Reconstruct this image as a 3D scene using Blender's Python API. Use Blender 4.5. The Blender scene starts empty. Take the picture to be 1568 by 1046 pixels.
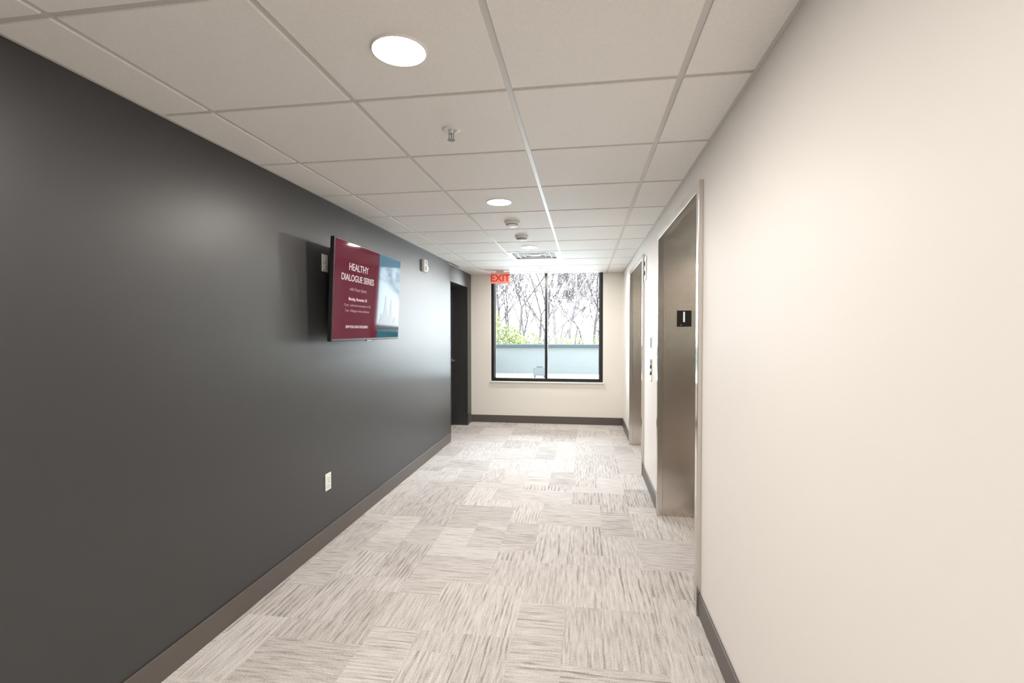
import bpy, bmesh, math, random
from mathutils import Matrix, Vector
random.seed(7)
C=bpy.context; D=bpy.data
# ------------------------------------------------------------------ materials
def mat(name,col,rough=.5,metal=0,spec=.5,emit=None,estr=1,bump=None,var=None,coat=0,aniso=0):
    m=D.materials.new(name); m.use_nodes=True; nt=m.node_tree; b=nt.nodes['Principled BSDF']
    b.inputs['Base Color'].default_value=(*col,1); b.inputs['Roughness'].default_value=rough
    b.inputs['Metallic'].default_value=metal; b.inputs['Specular IOR Level'].default_value=spec
    b.inputs['Coat Weight'].default_value=coat; b.inputs['Anisotropic'].default_value=aniso
    if emit: b.inputs['Emission Color'].default_value=(*emit,1); b.inputs['Emission Strength'].default_value=estr
    tc=nt.nodes.new('ShaderNodeTexCoord')
    if var:  # (scale, amount)
        n=nt.nodes.new('ShaderNodeTexNoise'); n.inputs['Scale'].default_value=var[0]; n.inputs['Detail'].default_value=4
        nt.links.new(tc.outputs['Object'],n.inputs['Vector'])
        r=nt.nodes.new('ShaderNodeValToRGB'); a=var[1]
        r.color_ramp.elements[0].position=.3; r.color_ramp.elements[1].position=.7
        r.color_ramp.elements[0].color=(*[c*(1-a) for c in col],1); r.color_ramp.elements[1].color=(*[min(1,c*(1+a)) for c in col],1)
        nt.links.new(n.outputs['Fac'],r.inputs['Fac']); nt.links.new(r.outputs['Color'],b.inputs['Base Color'])
    if bump: # (scale vec, strength, distance)
        mp=nt.nodes.new('ShaderNodeMapping'); mp.inputs['Scale'].default_value=bump[0]
        n=nt.nodes.new('ShaderNodeTexNoise'); n.inputs['Scale'].default_value=1; n.inputs['Detail'].default_value=3
        bp=nt.nodes.new('ShaderNodeBump'); bp.inputs['Strength'].default_value=bump[1]; bp.inputs['Distance'].default_value=bump[2]
        nt.links.new(tc.outputs['Object'],mp.inputs['Vector']); nt.links.new(mp.outputs[0],n.inputs['Vector'])
        nt.links.new(n.outputs['Fac'],bp.inputs['Height']); nt.links.new(bp.outputs[0],b.inputs['Normal'])
    return m
M={}
M['dark']=mat('charcoal_paint',(.039,.039,.040),.40,spec=.65,bump=((180,180,180),.12,.001))
M['cream']=mat('cream_paint',(.85,.82,.78),.5,bump=((180,180,180),.1,.001))
M['creamE']=mat('cream_paint_end',(.84,.815,.75),.55,bump=((180,180,180),.1,.001))
M['base']=mat('vinyl_base',(.105,.092,.082),.4)
M['tile']=mat('ceiling_tile_mineral',(.88,.85,.81),.6,bump=((260,260,260),.25,.002),var=(150,.03))
M['grid']=mat('ceiling_grid_steel',(.62,.60,.57),.35)
M['steel']=mat('stainless_brushed',(.66,.61,.56),.20,1,bump=((5,5,420),.08,.001),aniso=.7)
M['steelf']=mat('stainless_frame',(.70,.67,.63),.18,1,bump=((300,300,5),.04,.001))
M['black']=mat('black_aluminium',(.012,.012,.013),.35)
M['white']=mat('white_plastic',(.80,.80,.78),.35)
M['trimw']=mat('downlight_trim_white',(.9,.88,.85),.5)
M['sill']=mat('white_sill',(.85,.85,.83),.4)
M['doorp']=mat('charcoal_door_paint',(.035,.035,.036),.4)
M['slot']=mat('dark_slot',(.02,.02,.02),.6)
M['duct']=mat('diffuser_throat',(.25,.25,.24),.6)
M['grey']=mat('grey_metal',(.35,.35,.35),.35,.8)
M['lens']=mat('lit_lens',(1,1,1),.5,emit=(1,.95,.88),estr=24)
M['roof']=mat('roof_membrane',(.60,.61,.60),.8,var=(1.2,.06))
M['par']=mat('parapet_panel',(.055,.058,.056),.8,spec=.1,var=(.8,.05))
M['cap']=mat('parapet_cap_metal',(.013,.018,.021),.6,spec=.1)
M['unit']=mat('rooftop_unit_metal',(.035,.04,.042),.6,spec=.1)
M['bark']=mat('bark',(.078,.068,.069),.9,spec=.05,var=(6,.3))
M['leaf']=mat('spring_leaf',(.095,.108,.048),.8,spec=.05,var=(1.5,.25))
M['ground']=mat('leaf_litter_ground',(.09,.08,.068),.95,var=(.6,.3))
def emis(name,col,st,rough=.05):
    m=mat(name,(.005,.005,.005),rough,emit=col,estr=st); m.node_tree.nodes['Principled BSDF'].inputs['IOR'].default_value=1.12; return m
# carpet
def carpet():
    m=D.materials.new('carpet_tile'); m.use_nodes=True; nt=m.node_tree; b=nt.nodes['Principled BSDF']; N=nt.nodes.new; K=nt.links.new
    b.inputs['Roughness'].default_value=.73; b.inputs['Specular IOR Level'].default_value=.45
    tc=N('ShaderNodeTexCoord')
    def mth(op,a,b_=None,c=None):
        n=N('ShaderNodeMath'); n.operation=op
        for i,v in enumerate((a,b_,c)):
            if v is None: continue
            if isinstance(v,(int,float)): n.inputs[i].default_value=v
            else: K(v,n.inputs[i])
        return n.outputs[0]
    def layer(size,ox,oy,seed,pitch):
        a=N('ShaderNodeVectorMath'); a.operation='ADD'; a.inputs[1].default_value=(ox,oy,0); K(tc.outputs['Object'],a.inputs[0])
        d=N('ShaderNodeVectorMath'); d.operation='DIVIDE'; d.inputs[1].default_value=(size[0],size[1],1); K(a.outputs[0],d.inputs[0])
        f=N('ShaderNodeVectorMath'); f.operation='FLOOR'; K(d.outputs[0],f.inputs[0])
        s=N('ShaderNodeSeparateXYZ'); K(f.outputs[0],s.inputs[0])
        cmb=N('ShaderNodeCombineXYZ'); K(s.outputs[0],cmb.inputs[0]); K(s.outputs[1],cmb.inputs[1]); cmb.inputs[2].default_value=seed
        w=N('ShaderNodeTexWhiteNoise'); w.noise_dimensions='3D'; K(cmb.outputs[0],w.inputs['Vector'])
        ws=N('ShaderNodeSeparateColor'); K(w.outputs['Color'],ws.inputs[0])
        par=mth('FLOORED_MODULO',mth('ADD',mth('ADD',s.outputs[0],s.outputs[1]),mth('GREATER_THAN',ws.outputs[0],.72)),2)
        px=N('ShaderNodeSeparateXYZ'); K(tc.outputs['Object'],px.inputs[0])
        sw=N('ShaderNodeCombineXYZ'); K(px.outputs[1],sw.inputs[0]); K(px.outputs[0],sw.inputs[1])
        mx=N('ShaderNodeMix'); mx.data_type='VECTOR'; K(par,mx.inputs['Factor']); K(tc.outputs['Object'],mx.inputs[4]); K(sw.outputs[0],mx.inputs[5])
        of=N('ShaderNodeVectorMath'); of.operation='SCALE'; of.inputs['Scale'].default_value=37; K(w.outputs['Color'],of.inputs[0])
        def noise(sx,sy,det):
            sc=N('ShaderNodeVectorMath'); sc.operation='MULTIPLY'; sc.inputs[1].default_value=(sx,sy,1); K(mx.outputs[1],sc.inputs[0])
            ad3=N('ShaderNodeVectorMath'); ad3.operation='ADD'; K(sc.outputs[0],ad3.inputs[0]); K(of.outputs[0],ad3.inputs[1])
            n=N('ShaderNodeTexNoise'); n.inputs['Scale'].default_value=1; n.inputs['Detail'].default_value=det; n.inputs['Roughness'].default_value=.6; K(ad3.outputs[0],n.inputs['Vector']); return n.outputs['Fac']
        fine=noise(8,95,3)
        wob=noise(3,6,2)
        brk=noise(4,28,2)
        ps=N('ShaderNodeSeparateXYZ'); K(mx.outputs[1],ps.inputs[0])
        row=mth('SINE',mth('MULTIPLY_ADD',ps.outputs[1],6.2832/pitch,mth('MULTIPLY',wob,5)))
        rowp=mth('POWER',mth('MULTIPLY_ADD',row,.5,.5),2.5)
        amp=mth('MULTIPLY',mth('MAXIMUM',mth('SUBTRACT',brk,.42),0),mth('MULTIPLY_ADD',ws.outputs[2],1.2,.3))
        val=mth('SUBTRACT',mth('MULTIPLY',fine,.8),mth('MULTIPLY',rowp,amp))
        return mth('MULTIPLY_ADD',ws.outputs[1],.17,val),ws.outputs[2]
    n1,r1=layer((.457,.457),.1,.2,3,.032)
    n2,r2=layer((.2285,.457),.33,.05,9,.023)
    mm=N('ShaderNodeMix'); K(mth('GREATER_THAN',r2,.6),mm.inputs[0]); K(n1,mm.inputs[2]); K(n2,mm.inputs[3])
    fn=N('ShaderNodeTexNoise'); fn.inputs['Scale'].default_value=180; fn.inputs['Detail'].default_value=2; K(tc.outputs['Object'],fn.inputs['Vector'])
    v=mth('MULTIPLY_ADD',fn.outputs['Fac'],.65,mm.outputs[0])
    r=N('ShaderNodeValToRGB'); e=r.color_ramp.elements
    e[0].position=.52; e[0].color=(.25,.225,.205,1); e[1].position=.98; e[1].color=(.61,.585,.56,1)
    x=e.new(.73); x.color=(.445,.415,.39,1)
    K(v,r.inputs[0]); K(r.outputs[0],b.inputs['Base Color'])
    bp=N('ShaderNodeBump'); bp.inputs['Strength'].default_value=.5; bp.inputs['Distance'].default_value=.004
    K(v,bp.inputs['Height']); K(bp.outputs[0],b.inputs['Normal'])
    return m
M['carpet']=carpet()
# window glass (thin pane)
g=D.materials.new('window_glass'); g.use_nodes=True; nt=g.node_tree; nt.nodes.clear()
o=nt.nodes.new('ShaderNodeOutputMaterial'); t=nt.nodes.new('ShaderNodeBsdfTransparent'); t.inputs[0].default_value=(.95,.98,.97,1)
gl=nt.nodes.new('ShaderNodeBsdfGlossy'); gl.inputs['Roughness'].default_value=.01
fr=nt.nodes.new('ShaderNodeFresnel'); fr.inputs[0].default_value=1.45; mx=nt.nodes.new('ShaderNodeMixShader')
nt.links.new(fr.outputs[0],mx.inputs[0]); nt.links.new(t.outputs[0],mx.inputs[1]); nt.links.new(gl.outputs[0],mx.inputs[2]); nt.links.new(mx.outputs[0],o.inputs[0])
M['glass']=g
# ------------------------------------------------------------------ mesh builder
class B:
    def __init__(s,*mats): s.bm=bmesh.new(); s.lay=s.bm.faces.layers.int.new('done'); s.mats=[M[m] if isinstance(m,str) else m for m in mats]
    def _tag(s,mi,smooth=False):
        for f in s.bm.faces:
            if f[s.lay]==0: f[s.lay]=1; f.material_index=mi; f.smooth=smooth(f) if callable(smooth) else smooth
    def box(s,a,b,mi=0,bev=0):
        lo=[min(p,q) for p,q in zip(a,b)]; hi=[max(p,q) for p,q in zip(a,b)]
        r=bmesh.ops.create_cube(s.bm,size=1); vs=r['verts']
        for v in vs: v.co=Vector([lo[i]+(v.co[i]+.5)*(hi[i]-lo[i]) for i in range(3)])
        if bev:
            es=list({e for v in vs for e in v.link_edges})
            bmesh.ops.bevel(s.bm,geom=es,offset=bev,segments=2,affect='EDGES',profile=.5)
        s._tag(mi); return s
    def cyl(s,c,r,h,axis='Z',mi=0,seg=40,r2=None):
        R={'Z':Matrix.Identity(4),'X':Matrix.Rotation(math.pi/2,4,'Y'),'Y':Matrix.Rotation(-math.pi/2,4,'X')}[axis]
        bmesh.ops.create_cone(s.bm,cap_ends=True,segments=seg,radius1=r,radius2=r if r2 is None else r2,depth=h,matrix=Matrix.Translation(c)@R)
        s._tag(mi,lambda f:len(f.verts)<=4); return s
    def ring(s,c,prof,mi=0,seg=48):
        rows=[]
        for r,z in prof: rows.append([s.bm.verts.new((c[0]+r*math.cos(2*math.pi*k/seg),c[1]+r*math.sin(2*math.pi*k/seg),c[2]+z)) for k in range(seg)])
        for i in range(len(rows)-1):
            for k in range(seg):
                s.bm.faces.new((rows[i][k],rows[i][(k+1)%seg],rows[i+1][(k+1)%seg],rows[i+1][k]))
        s._tag(mi,True); return s
    def poly(s,pts,mi=0):
        s.bm.faces.new([s.bm.verts.new(p) for p in pts]); s._tag(mi); return s
    def done(s,name,mx=None,parent=None,recalc=True):
        if recalc: bmesh.ops.recalc_face_normals(s.bm,faces=s.bm.faces[:])
        s.bm.faces.layers.int.remove(s.lay)
        me=D.meshes.new(name); s.bm.to_mesh(me); s.bm.free()
        for m in s.mats: me.materials.append(m)
        ob=D.objects.new(name,me); C.collection.objects.link(ob)
        if parent: ob.parent=parent
        if mx is not None: ob.matrix_local=mx
        return ob
def text(body,size,mx,m,parent,name,align='CENTER',ext=.0004,bold=0):
    cu=D.curves.new(name,'FONT'); cu.body=body; cu.size=size; cu.align_x=align; cu.align_y='CENTER'; cu.extrude=ext; cu.offset=bold
    cu.materials.append(m); tmp=D.objects.new(name,cu); C.collection.objects.link(tmp)
    C.view_layer.update(); dg=C.evaluated_depsgraph_get()
    me=D.meshes.new_from_object(tmp.evaluated_get(dg)); D.objects.remove(tmp)
    ob=D.objects.new(name,me); C.collection.objects.link(ob); ob.parent=parent; ob.matrix_local=mx; return ob
# ------------------------------------------------------------------ room constants
XL,XR,YE,H,YB=-1.734,.585,7.56,2.337,-3.2
XL2=-1.785
YS=6.12
E1=(2.55,3.95); E2=(4.93,6.33); FW=.05; ET=2.20
ED=.34
DY=(6.25,7.30); DT=2.16
B('carpet').box((-2.6,YB,-.1),(1.35,YE+.02,0)).done('floor')
B('dark').box((XL-.5,YB,0),(XL,YS,H+.2)).done('wall_left')
B('dark').box((XL2-.25,YS,0),(XL2,DY[0]-.012,H+.2)).done('wall_left_recess_near')
B('dark').box((XL2-.25,DY[1]+.012,0),(XL2,YE,H+.2)).done('wall_left_recess_far')
B('dark').box((XL2-.25,DY[0]-.012,DT+.012),(XL2,DY[1]+.012,H+.2)).done('wall_left_recess_over')
w=B('cream'); q=.02
for a,b in ((YB,E1[0]+q),(E1[1]-q,E2[0]+q),(E2[1]-q,YE)): w.box((XR,a,0),(XR+.12,b,H+.2))
for e in (E1,E2): w.box((XR,e[0]+q,ET-q),(XR+.12,e[1]-q,H+.2))
w.done('wall_right')
WX0,WX1,WZ=-1.46,.28,.655
w=B('creamE'); w.box((XL2-.3,YE,-.1),(WX0,YE+.2,H+.3)); w.box((WX1,YE,-.1),(XR+.4,YE+.2,H+.3)); w.box((WX0,YE,-.1),(WX1,YE+.2,WZ)); w.box((WX0,YE,H+.12),(WX1,YE+.2,H+.3))
w.done('wall_end')
B('creamE').box((-2.6,YB-.15,0),(1.35,YB,H+.2)).done('wall_back')
# ---------------------------------------------------------------- ceiling
ts=.61; x0=-1.497; y0=1.795
xs=[XL]+[x0+i*ts for i in range(4)]+[XR]
ys=[YB]; k=-8
while y0+k*ts<YE-.02:
    v=y0+k*ts
    if v>YB+.05: ys.append(v)
    k+=1
ys.append(YE)
lights_y=[y0+ts*(j+.5) for j in (-7,-4,-1,2,5,8)]
cx=x0+1.5*ts
w=B('tile','grid')
gp=.011
dif=(y0+6*ts,y0+7*ts)
for i in range(len(xs)-1):
    for j in range(len(ys)-1):
        if i==2 and abs(ys[j]-dif[0])<.01: continue
        a,b=xs[i],xs[i+1]; c,d=ys[j],ys[j+1]
        if i==0 and c>YS-.4: a=XL2 if c>=YS-.01 else XL
        w.box((a+gp,c+gp,H),(b-gp,d-gp,H+.018),0,.003)
for x in xs[1:-1]: w.box((x-.012,YB,H+.005),(x+.012,YE,H+.03),1)
for y in ys[1:-1]: w.box((XL2,y-.012,H+.0055),(XR,y+.012,H+.03),1)
w.box((XL2-.3,YB,H+.03),(XR+.2,YE,H+.05),0)
w.done('ceiling')
w=B('grid')
w.box((XL,YB,H-.001),(XL+.014,YS,H+.012)); w.box((XL2,YS,H-.001),(XL2+.014,YE,H+.012)); w.box((XR-.014,YB,H-.001),(XR,YE,H+.012)); w.box((XL2,YE-.014,H-.001),(XR,YE,H+.012))
w.done('trim_ceiling_edge')
# ---------------------------------------------------------------- baseboards
bh=.115; bt=.011
def bb(name,segs):
    w=B('base')
    for a,b in segs: w.box((a[0],a[1],0),(b[0],b[1],bh),0,.003)
    w.done(name)
bb('baseboard_left',[((XL,YB),(XL+bt,YS+bt)),((XL2,YS),(XL+bt,YS+bt)),((XL2,YS+bt),(XL2+bt,DY[0]-.02)),((XL2,DY[1]+.02),(XL2+bt,YE))])
bb('baseboard_right',[((XR-bt,YB),(XR,E1[0])),((XR-bt,E1[1]),(XR,E2[0])),((XR-bt,E2[1]),(XR,YE))])
bb('baseboard_end',[((XL2+bt,YE-bt),(XR-bt,YE))])
bb('baseboard_back',[((XL,YB),(XR,YB+bt))])
# ---------------------------------------------------------------- window
fw=.048; fy0,fy1=YE+.012,YE+.11
w=B('black','glass','slot')
top=H+.12; mx_=-.59
w.box((WX0,fy0,WZ),(WX0+fw,fy1,top),0,.003); w.box((WX1-fw,fy0,WZ),(WX1,fy1,top),0,.003)
w.box((WX0+fw,fy0,WZ),(WX1-fw,fy1,WZ+fw),0,.003); w.box((WX0+fw,fy0,top-fw),(WX1-fw,fy1,top),0,.003)
w.box((mx_-.021,fy0,WZ+fw),(mx_+.021,fy1,top-fw),0,.003)
w.box((WX0+fw,fy0+.05,WZ+fw),(WX0+fw+.012,fy1-.02,top-fw),2); w.box((WX1-fw-.012,fy0+.05,WZ+fw),(WX1-fw,fy1-.02,top-fw),2)
w.poly([(WX0+fw,fy0+.06,WZ+fw),(mx_-.021,fy0+.06,WZ+fw),(mx_-.021,fy0+.06,top-fw),(WX0+fw,fy0+.06,top-fw)],1)
w.poly([(mx_+.021,fy0+.06,WZ+fw),(WX1-fw,fy0+.06,WZ+fw),(WX1-fw,fy0+.06,top-fw),(mx_+.021,fy0+.06,top-fw)],1)
w.done('window_1')
B('sill').box((WX0-.02,YE-.03,WZ-.022),(WX1+.02,YE+.02,WZ),0,.004).done('trim_window_sill')
# ---------------------------------------------------------------- elevators
def elevator(y0,y1):
    w=B('steelf','steel','slot','grey')
    pr=.022; xo=XR-pr; xi=XR+ED
    w.box((xo,y0,0),(XR+.02,y0+FW,ET),0,.002); w.box((xo,y1-FW,0),(XR+.02,y1,ET),0,.002); w.box((xo,y0+FW,ET-FW),(XR+.02,y1-FW,ET),0,.002)
    w.box((XR+.02,y0+.022,0),(xi,y0+FW,ET-.022),1); w.box((XR+.02,y1-FW,0),(xi,y1-.022,ET-.022),1)
    w.box((XR+.02,y0+FW,ET-FW),(xi,y1-FW,ET-.022),1)
    w.box((xi-.05,y0+FW,0),(xi+.06,y1-FW,.008),3)
    for k in range(3): w.box((xi-.035+k*.03,y0+FW,.008),(xi-.03+k*.03,y1-FW,.0095),2)
    ym=(y0+y1)/2
    w.box((xi,y0+FW-.02,.01),(xi+.025,ym-.002,ET-FW+.01),1,.003); w.box((xi+.004,ym+.002,.01),(xi+.029,y1-FW+.02,ET-FW+.01),1,.003)
    w.box((xi+.035,y0,0),(xi+.05,y1,ET),2)
    return w
black_pl=mat('floor_plaque_black',(.008,.008,.008),.5); whp=mat('plaque_white_glow',(.9,.9,.88),.5,emit=(1,1,1),estr=.25)  # lettering has a faint added glow to read white; the sign is unlit
for e in (E1,E2):
    ob=elevator(*e).done('elevator_door')
    yf=e[1]-FW
    p=B(black_pl).box((XR+.120,yf-.005,1.478),(XR+.228,yf,1.602),0,.0015).done('floor_sign',parent=ob)
    text('1',.11,Matrix.Translation((XR+.172,yf-.0056,1.548))@Matrix.Rotation(math.pi/2,4,'X'),whp,ob,'floor_number',bold=.0015)
    text('..',.025,Matrix.Translation((XR+.150,yf-.0055,1.497))@Matrix.Rotation(math.pi/2,4,'X'),whp,ob,'braille')
w=B('steelf','slot','white'); yc=4.42
w.box((XR-.006,yc-.045,1.0),(XR,yc+.045,1.2),0,.002)
for z in (1.13,1.07):
    w.cyl((XR-.008,yc,z),.016,.008,'X',1); w.cyl((XR-.012,yc,z),.012,.006,'X',2)
w.box((XR-.0075,yc-.012,1.165),(XR-.006,yc+.012,1.185),1)
w.done('elevator_call_panel')
w=B('white','slot'); w.box((XR-.006,yc-.04,1.29),(XR,yc+.04,1.40),0,.002); w.box((XR-.0068,yc-.025,1.30),(XR-.006,yc+.025,1.385),1); w.done('fire_notice_plate')
w=B('steelf','slot'); w.box((XR-.012,4.78,1.93),(XR,4.87,2.16),0,.003); w.cyl((XR-.014,4.825,2.09),.022,.006,'X',1); w.cyl((XR-.014,4.825,2.0),.022,.006,'X',1); w.done('elevator_lantern')
# ---------------------------------------------------------------- far left door
w=B('doorp','slot','grey')
xd=-2.0
for (ya,yb) in ((DY[0],DY[0]+.05),(DY[1]-.05,DY[1])): w.box((XL2-.23,ya,0),(XL2,yb,DT),0)
w.box((XL2-.23,DY[0]+.05,DT-.05),(XL2,DY[1]-.05,DT),0)
w.box((XL2+.001,DY[0]-.018,0),(XL2+.018,DY[0]+.05,DT+.018),0,.002); w.box((XL2+.001,DY[1]-.05,0),(XL2+.018,DY[1]+.018,DT+.018),0,.002); w.box((XL2+.001,DY[0]+.05,DT-.05),(XL2+.018,DY[1]-.05,DT+.018),0,.002)
w.box((xd-.045,DY[0]+.053,.008),(xd,DY[1]-.053,DT-.053),0,.002)
w.box((xd-.002,DY[0]+.05,0),(xd+.014,DY[0]+.066,DT-.05),0); w.box((xd-.002,DY[1]-.066,0),(xd+.014,DY[1]-.05,DT-.05),0)
ly=DY[1]-.13
w.cyl((xd+.006,ly,1.0),.026,.012,'X',2); w.cyl((xd+.03,ly,1.0),.009,.05,'X',2); w.box((xd+.045,ly-.11,.99),(xd+.058,ly+.01,1.01),2,.004)
for z in (.25,1.08,1.9): w.cyl((xd+.006,DY[0]+.056,z),.007,.1,'Z',2,12)
w.done('door_1')
# ---------------------------------------------------------------- ceiling devices
for y in lights_y:
    w=B('trimw','lens')
    w.ring((cx,y,H),[(.088,.006),(.088,-.003),(.086,-.007),(.083,-.007),(.081,-.003),(.081,.002)],0)
    w.ring((cx,y,H),[(.0815,-.002),(.076,-.008),(.060,-.011),(.035,-.0125),(.0004,-.013)],1)
    ob=w.done('recessed_downlight')
    L=D.lights.new('downlight_lamp','AREA'); L.shape='DISK'; L.size=.15; L.energy=25.5; L.color=(1,.935,.875)
    lo=D.objects.new('downlight_lamp',L); C.collection.objects.link(lo); lo.parent=ob; lo.location=(cx,y,H-.016)
def sprinkler(y):
    w=B('white','grey'); c=(cx,y,H)
    w.ring(c,[(.040,.006),(.040,-.003),(.034,-.007),(.024,-.008),(.016,-.004),(.014,.006)],0)
    w.cyl((cx,y,H+.0),.010,.04,'Z',0,20)
    for sx in (-1,1):
        w.box((cx+sx*.010-.002,y-.003,H-.042),(cx+sx*.010+.002,y+.003,H-.015),1)
    w.box((cx-.012,y-.003,H-.045),(cx+.012,y+.003,H-.041),1); w.cyl((cx,y,H-.03),.003,.024,'Z',1,12)
    w.cyl((cx,y,H-.048),.017,.002,'Z',1,16)
    w.done('ceiling_sprinkler')
sprinkler(y0+.5*ts)
def detector(y):
    w=B('white','slot'); c=(cx,y,H)
    w.ring(c,[(.062,.004),(.064,-.010),(.060,-.020),(.050,-.024),(.047,-.028),(.046,-.036),(.040,-.042),(.022,-.046),(0.0005,-.046)],0)
    w.ring(c,[(.0475,-.026),(.0490,-.029),(.0475,-.032)],1)
    w.cyl((cx+.03,y-.02,H-.044),.003,.004,'Z',1,10)
    w.done('smoke_detector')
detector(y0+3.5*ts); detector(y0+4.5*ts)
w=B('white','duct'); a,b=x0+ts+.012,x0+2*ts-.012; c,d=dif[0]+.012,dif[1]-.012
w.box((a,c,H+.012),(b,d,H+.02),1)
for k in range(4):
    o=.035+k*.065; t=.012; z=H-.002+k*.002
    for (p,q) in (((a+o-.035*(k==0),c+o-.035*(k==0)),(b-o+.035*(k==0),c+o+t)),((a+o-.035*(k==0),d-o-t),(b-o+.035*(k==0),d-o+.035*(k==0))),((a+o-.035*(k==0),c+o+t),(a+o+t,d-o-t)),((b-o-t,c+o+t),(b-o+.035*(k==0),d-o-t))):
        w.box((p[0],p[1],z),(q[0],q[1],z+.012),0,.001)
w.box(((a+b)/2-.05,(c+d)/2-.05,H),((a+b)/2+.05,(c+d)/2+.05,H+.006),0,.002)
w.done('air_diffuser')
ex=-1.25; ey=7.2
exr=mat('exit_panel_glow',(.6,.25,.20),.3,emit=(1,.28,.19),estr=.42); exl=mat('exit_letters_glow',(.4,.03,.03),.3,emit=(.8,.03,.02),estr=.45)
w=B('white',exr); w.box((ex-.06,ey-.02,H-.018),(ex+.06,ey+.02,H+.002),0,.003); w.box((ex-.145,ey-.006,H-.180),(ex+.145,ey+.006,H-.016),1,.003)
w.box((ex-.15,ey-.012,H-.03),(ex+.15,ey+.012,H-.014),0,.003)
ob=w.done('exit_sign')
text('EXIT',.145,Matrix.Translation((ex,ey-.0065,H-.105))@Matrix.Rotation(math.pi/2,4,'X'),exl,ob,'exit_letters',bold=.003)
# ---------------------------------------------------------------- left wall devices
def outlet(name,y,z):
    w=B('white','slot'); X=XL
    w.box((X,y-.036,z-.058),(X+.006,y+.036,z+.058),0,.002)
    for dz in (-.024,.024):
        w.box((X+.004,y-.017,z+dz-.015),(X+.0085,y+.017,z+dz+.015),0,.003)
        w.box((X+.008,y-.008,z+dz-.002),(X+.0088,y-.006,z+dz+.008),1); w.box((X+.008,y+.006,z+dz-.002),(X+.0088,y+.008,z+dz+.007),1)
        w.cyl((X+.0085,y,z+dz-.009),.0022,.001,'X',1,10)
    w.cyl((X+.007,y,z),.003,.002,'X',1,10)
    return w.done(name)
outlet('wall_outlet',3.08,.42); outlet('wall_outlet',3.065,1.905)
w=B('white','glass','slot'); y,z=5.1,2.155
w.box((XL-.004,y-.058,z-.065),(XL+.035,y+.058,z+.065),0,.010); w.box((XL+.03,y-.03,z-.055),(XL+.052,y+.03,z-.005),0,.008)
for k in range(5): w.box((XL+.034,y-.03,z+.012+k*.009),(XL+.0358,y+.03,z+.016+k*.009),2)
w.done('fire_alarm_strobe')
# ---------------------------------------------------------------- TV
tw,th=1.13,.675; tilt=math.radians(2.6)
n=Vector((math.cos(tilt),0,-math.sin(tilt))); xx=Vector((0,1,0)); up=n.cross(xx)
tvc=Vector((-1.589,3.475,1.718))
TM=Matrix(((xx.x,up.x,n.x,tvc.x),(xx.y,up.y,n.y,tvc.y),(xx.z,up.z,n.z,tvc.z),(0,0,0,1)))
tvblack=mat('tv_shell_black',(.01,.01,.011),.35)
maroon=emis('screen_maroon',(.17,.019,.040),.8)
sky=emis('screen_sky',(.1,.2,.3),.85); nt=sky.node_tree; b=nt.nodes['Principled BSDF']
tc=nt.nodes.new('ShaderNodeTexCoord'); sp=nt.nodes.new('ShaderNodeSeparateXYZ'); mr=nt.nodes.new('ShaderNodeMapRange'); mr.inputs[1].default_value=-th/2; mr.inputs[2].default_value=th/2
cr=nt.nodes.new('ShaderNodeValToRGB'); e=cr.color_ramp.elements; e[0].color=(.02,.09,.12,1); e[1].color=(.10,.22,.31,1); q=e.new(.16); q.color=(.03,.15,.19,1); q=e.new(.3); q.color=(.16,.25,.36,1); q=e.new(.6); q.color=(.12,.22,.33,1)
nz=nt.nodes.new('ShaderNodeTexNoise'); nz.inputs['Scale'].default_value=9; ml=nt.nodes.new('ShaderNodeMath'); ml.operation='MULTIPLY_ADD'; ml.inputs[1].default_value=.12
K=nt.links.new; K(tc.outputs['Object'],sp.inputs[0]); K(sp.outputs[1],mr.inputs[0]); K(tc.outputs['Object'],nz.inputs['Vector']); K(nz.outputs['Fac'],ml.inputs[0]); K(mr.outputs[0],ml.inputs[2]); K(ml.outputs[0],cr.inputs[0]); K(cr.outputs[0],b.inputs['Emission Color'])
sil=emis('screen_silhouette',(.008,.02,.035),.6); txt=emis('screen_text',(.85,.72,.74),.85); txt2=emis('screen_text_dim',(.62,.36,.42),.75)
w=B(tvblack,maroon,sky,'grey')
w.box((-tw/2,-th/2,-.03),(tw/2,th/2,0),0,.004); w.box((-tw/2+.12,-th/2+.06,-.06),(tw/2-.12,th/2-.12,-.028),0,.01)
be=.009; sx=.125; zz=.0006
w.box((-tw/2+be,-th/2+be+.006,-.001),(sx,th/2-be,zz),1); w.box((sx,-th/2+be+.006,-.001),(tw/2-be,th/2-be,zz),2)
w.box((-.04,-th/2-.008,-.02),(.04,-th/2+.002,-.004),3,.002)
w.box((-.26,-.16,-.072),(-.22,.18,-.058),0); w.box((.22,-.16,-.072),(.26,.18,-.058),0)
w.box((-.30,-.05,-.112),(.30,.05,-.102),0); w.box((-.25,-.02,-.11),(-.23,.02,-.07),0); w.box((.23,-.02,-.11),(.25,.02,-.07),0)
w.box((-.30,-.11,-.139),(.30,.11,-.132),0,.002); w.box((-.06,-.06,-.135),(.06,.06,-.105),0,.004)
tv=w.done('wall_mounted_tv',TM)
TL=lambda x,y,z=.0011: Matrix.Translation((x,y,z))
cxs=-.215
text('HEALTHY',.069,TL(cxs,.168),txt,tv,'screen_title_1',bold=.0008)
text('DIALOGUE SERIES',.063,TL(cxs,.092),txt,tv,'screen_title_2',bold=.0008)
text('with Pastor James',.036,TL(cxs,.018),txt2,tv,'screen_subtitle')
text('Monday, November 28',.030,TL(cxs,-.05),txt,tv,'screen_date',bold=.0004)
text('12 pm - Lunch and conversation in 210',.026,TL(cxs,-.092),txt2,tv,'screen_line_1')
text('7 pm - Dialogue in main auditorium',.026,TL(cxs,-.130),txt2,tv,'screen_line_2')
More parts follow.
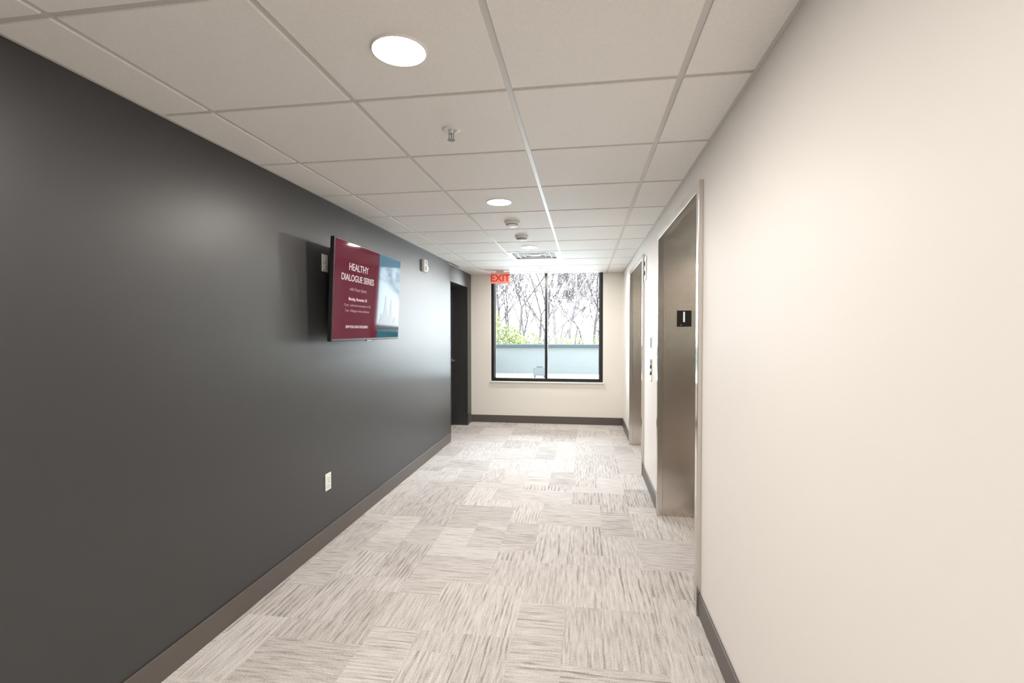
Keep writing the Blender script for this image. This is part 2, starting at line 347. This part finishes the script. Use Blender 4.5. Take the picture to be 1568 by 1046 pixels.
text('RSVP FOR LUNCH REQUIRED',.026,TL(cxs,-.242),txt,tv,'screen_line_3',bold=.0004)
s=B(sil)
def spire(x,w_,h,bz=-.25,z=.0012):
    s.poly([(x-w_,bz,z),(x+w_,bz,z),(x+w_*.95,bz+h*.35,z),(x+w_*.45,bz+h*.62,z),(x+w_*.15,bz+h,z),(x-w_*.12,bz+h*.97,z),(x-w_*.5,bz+h*.6,z),(x-w_,bz+h*.33,z)])
spire(.27,.055,.27,z=.0012); spire(.38,.05,.24,z=.0014); spire(.19,.045,.12,z=.0016); spire(.47,.06,.10,z=.0018)
s.poly([(sx,-.26,.0020),(tw/2-be,-.26,.0020),(tw/2-be,-.225,.0020),(.3,-.19,.0020),(sx,-.215,.0020)])
s.done('screen_silhouettes',Matrix.Identity(4),tv,recalc=False)
# ---------------------------------------------------------------- outdoors
B('ground').box((-60,14.2,-2.2),(60,120,-1.6)).done('ground_outside')
B('roof').box((-9,YE+.2,.0),(8,14.0,.22)).done('rooftop')
w=B('par','cap')
w.box((-9,13.8,.2),(8,14.0,.98),0); w.box((-9.05,13.72,.98),(8.05,14.08,1.06),1,.01)
w.box((-3.1,10.9,.2),(-2.9,13.8,.80),0); w.box((-3.15,10.85,.80),(-2.85,13.8,.86),1,.01)
w.done('roof_parapet')
def unit(x,y,s_=1):
    w=B('unit','cap','slot'); z=.22
    w.box((x-.3*s_,y-.2*s_,z+.06),(x+.3*s_,y+.2*s_,z+.5*s_),0,.02)
    for sx_ in (-.25,.2): w.box((x+sx_*s_,y-.2*s_,z),(x+(sx_+.05)*s_,y+.2*s_,z+.06),1)
    for k in range(7): w.box((x-.26*s_,y-.204*s_,z+.12+k*.045*s_),(x+.26*s_,y-.2*s_,z+.135+k*.045*s_),2)
    w.cyl((x,y,z+.5*s_+.01),.15*s_,.03,'Z',1,24); w.done('rooftop_air_unit')
unit(-1.15,12.6,.55)
def tree_mesh(name,seed):
    rnd=random.Random(seed); bm=bmesh.new()
    def seg(p,q,r0,r1,n):
        d=(q-p).normalized(); a=d.orthogonal().normalized(); b_=d.cross(a); A=[];Bq=[]
        for k in range(n):
            t=2*math.pi*k/n; u=a*math.cos(t)+b_*math.sin(t); A.append(bm.verts.new(p+u*r0)); Bq.append(bm.verts.new(q+u*r1))
        for k in range(n): bm.faces.new((A[k],A[(k+1)%n],Bq[(k+1)%n],Bq[k]))
    def grow(p,d,L,r,dep):
        n=3 if dep<5 else 4; q=p
        for k in range(n):
            d2=(d+Vector((rnd.uniform(-1,1),rnd.uniform(-1,1),rnd.uniform(-.4,.9)))*.16).normalized()
            q2=q+d2*L/n; r2=r*(1-.32/n*1.0) if dep else r*.6
            seg(q,q2,r,max(r2,.0095),5 if dep>3 else 3); d=d2; q=q2; r=max(r2,.0095)
            if dep>0 and k>0 and rnd.random()<.7:
                s_=Vector((rnd.uniform(-1,1),rnd.uniform(-1,1),rnd.uniform(0,.7))).normalized()
                grow(q,(d*.6+s_*.8).normalized(),L*rnd.uniform(.45,.7),r*.45,dep-1)
        if dep>0:
            for _ in range(2):
                s_=Vector((rnd.uniform(-1,1),rnd.uniform(-1,1),rnd.uniform(0,.6))).normalized()
                grow(q,(d*.8+s_*.6).normalized(),L*rnd.uniform(.6,.8),r*.62,dep-1)
    grow(Vector((0,0,0)),Vector((0,0,1)),3.6,.09,5)
    me=D.meshes.new(name); bm.to_mesh(me); bm.free(); me.materials.append(M['bark']); return me
tm=[tree_mesh('bare_tree_mesh_%d'%i,i+3) for i in range(4)]
rt=random.Random(5)
for k in range(76):
    y=rt.uniform(22,46); x=rt.uniform(-.40,.24)*y
    ob=D.objects.new('bare_tree',tm[k%4]); C.collection.objects.link(ob); ob.location=(x,y,-1.6); ob.rotation_euler=(0,0,rt.uniform(0,6.3)); s_=rt.uniform(.75,1.35); ob.scale=(s_,s_,s_)
def shrub(x,y,rx,h,n):
    rs=random.Random(int(x*10+y*7)); bm=bmesh.new()
    bl=[(rs.uniform(-.7,.7)*rx,rs.uniform(-.5,.5)*rx,rs.uniform(.25,.8)*h,rs.uniform(.25,.5)*rx) for _ in range(9)]
    for _ in range(n):
        c=rs.choice(bl); v=Vector((rs.gauss(0,1),rs.gauss(0,1),rs.gauss(0,1))).normalized()*c[3]*rs.uniform(.6,1.05)
        p=Vector(c[:3])+v; p.z=max(.02,p.z); a=Vector((rs.gauss(0,1),rs.gauss(0,1),rs.gauss(0,1))).normalized(); b_=a.orthogonal().normalized(); s_=rs.uniform(.03,.06)
        bm.faces.new([bm.verts.new(p+q) for q in (a*s_,b_*s_*.5,-a*s_,-b_*s_*.5)])
    for c in bl:
        d=Vector(c[:3]); r=.02; A=[bm.verts.new((r*math.cos(t),r*math.sin(t),0)) for t in (0,2.1,4.2)]; E=bm.verts.new(d)
        for k in range(3): bm.faces.new((A[k],A[(k+1)%3],E))
    me=D.meshes.new('budding_shrub'); bm.to_mesh(me); bm.free(); me.materials.append(M['leaf']); ob=D.objects.new('budding_shrub',me); C.collection.objects.link(ob); ob.location=(x,y,-1.6)
shrub(-3.2,16.4,1.4,4.6,6000); shrub(-4.9,17,1.6,4.4,4500); shrub(-1.7,17.2,1.2,3.7,3400); shrub(1.4,17.5,1.4,3.4,2400); shrub(-.2,17.4,1.2,3.2,2400); shrub(-8,17,1.8,3.8,2600); shrub(4,17,1.6,3.4,2200)
# ---------------------------------------------------------------- world
wd=D.worlds.new('overcast'); C.scene.world=wd; wd.use_nodes=True; nt=wd.node_tree; bg=nt.nodes['Background']
tc=nt.nodes.new('ShaderNodeTexCoord'); sp=nt.nodes.new('ShaderNodeSeparateXYZ'); cr=nt.nodes.new('ShaderNodeValToRGB'); e=cr.color_ramp.elements
e[0].position=0; e[0].color=(.90,.96,1,1); e[1].position=.8; e[1].color=(.78,.89,1,1)
nt.links.new(tc.outputs['Generated'],sp.inputs[0]); nt.links.new(sp.outputs[2],cr.inputs[0]); nt.links.new(cr.outputs[0],bg.inputs[0]); bg.inputs[1].default_value=25
# ---------------------------------------------------------------- camera
yaw,pit,rol=.1479,.0220,-.0014
f=Vector((-math.sin(yaw)*math.cos(pit),math.cos(yaw)*math.cos(pit),-math.sin(pit))); r=Vector((math.cos(yaw),math.sin(yaw),0)); u=r.cross(f)
r2=r*math.cos(rol)+u*math.sin(rol); u2=r2.cross(f)
cam=D.cameras.new('camera'); co=D.objects.new('camera',cam); C.collection.objects.link(co)
co.matrix_world=Matrix(((r2.x,u2.x,-f.x,0),(r2.y,u2.y,-f.y,0),(r2.z,u2.z,-f.z,1.448),(0,0,0,1)))
cam.sensor_width=36; cam.lens=744.4/1568*36; cam.clip_start=.02; cam.clip_end=300
C.scene.camera=co
C.scene.view_settings.view_transform='Standard'; C.scene.view_settings.look='None'
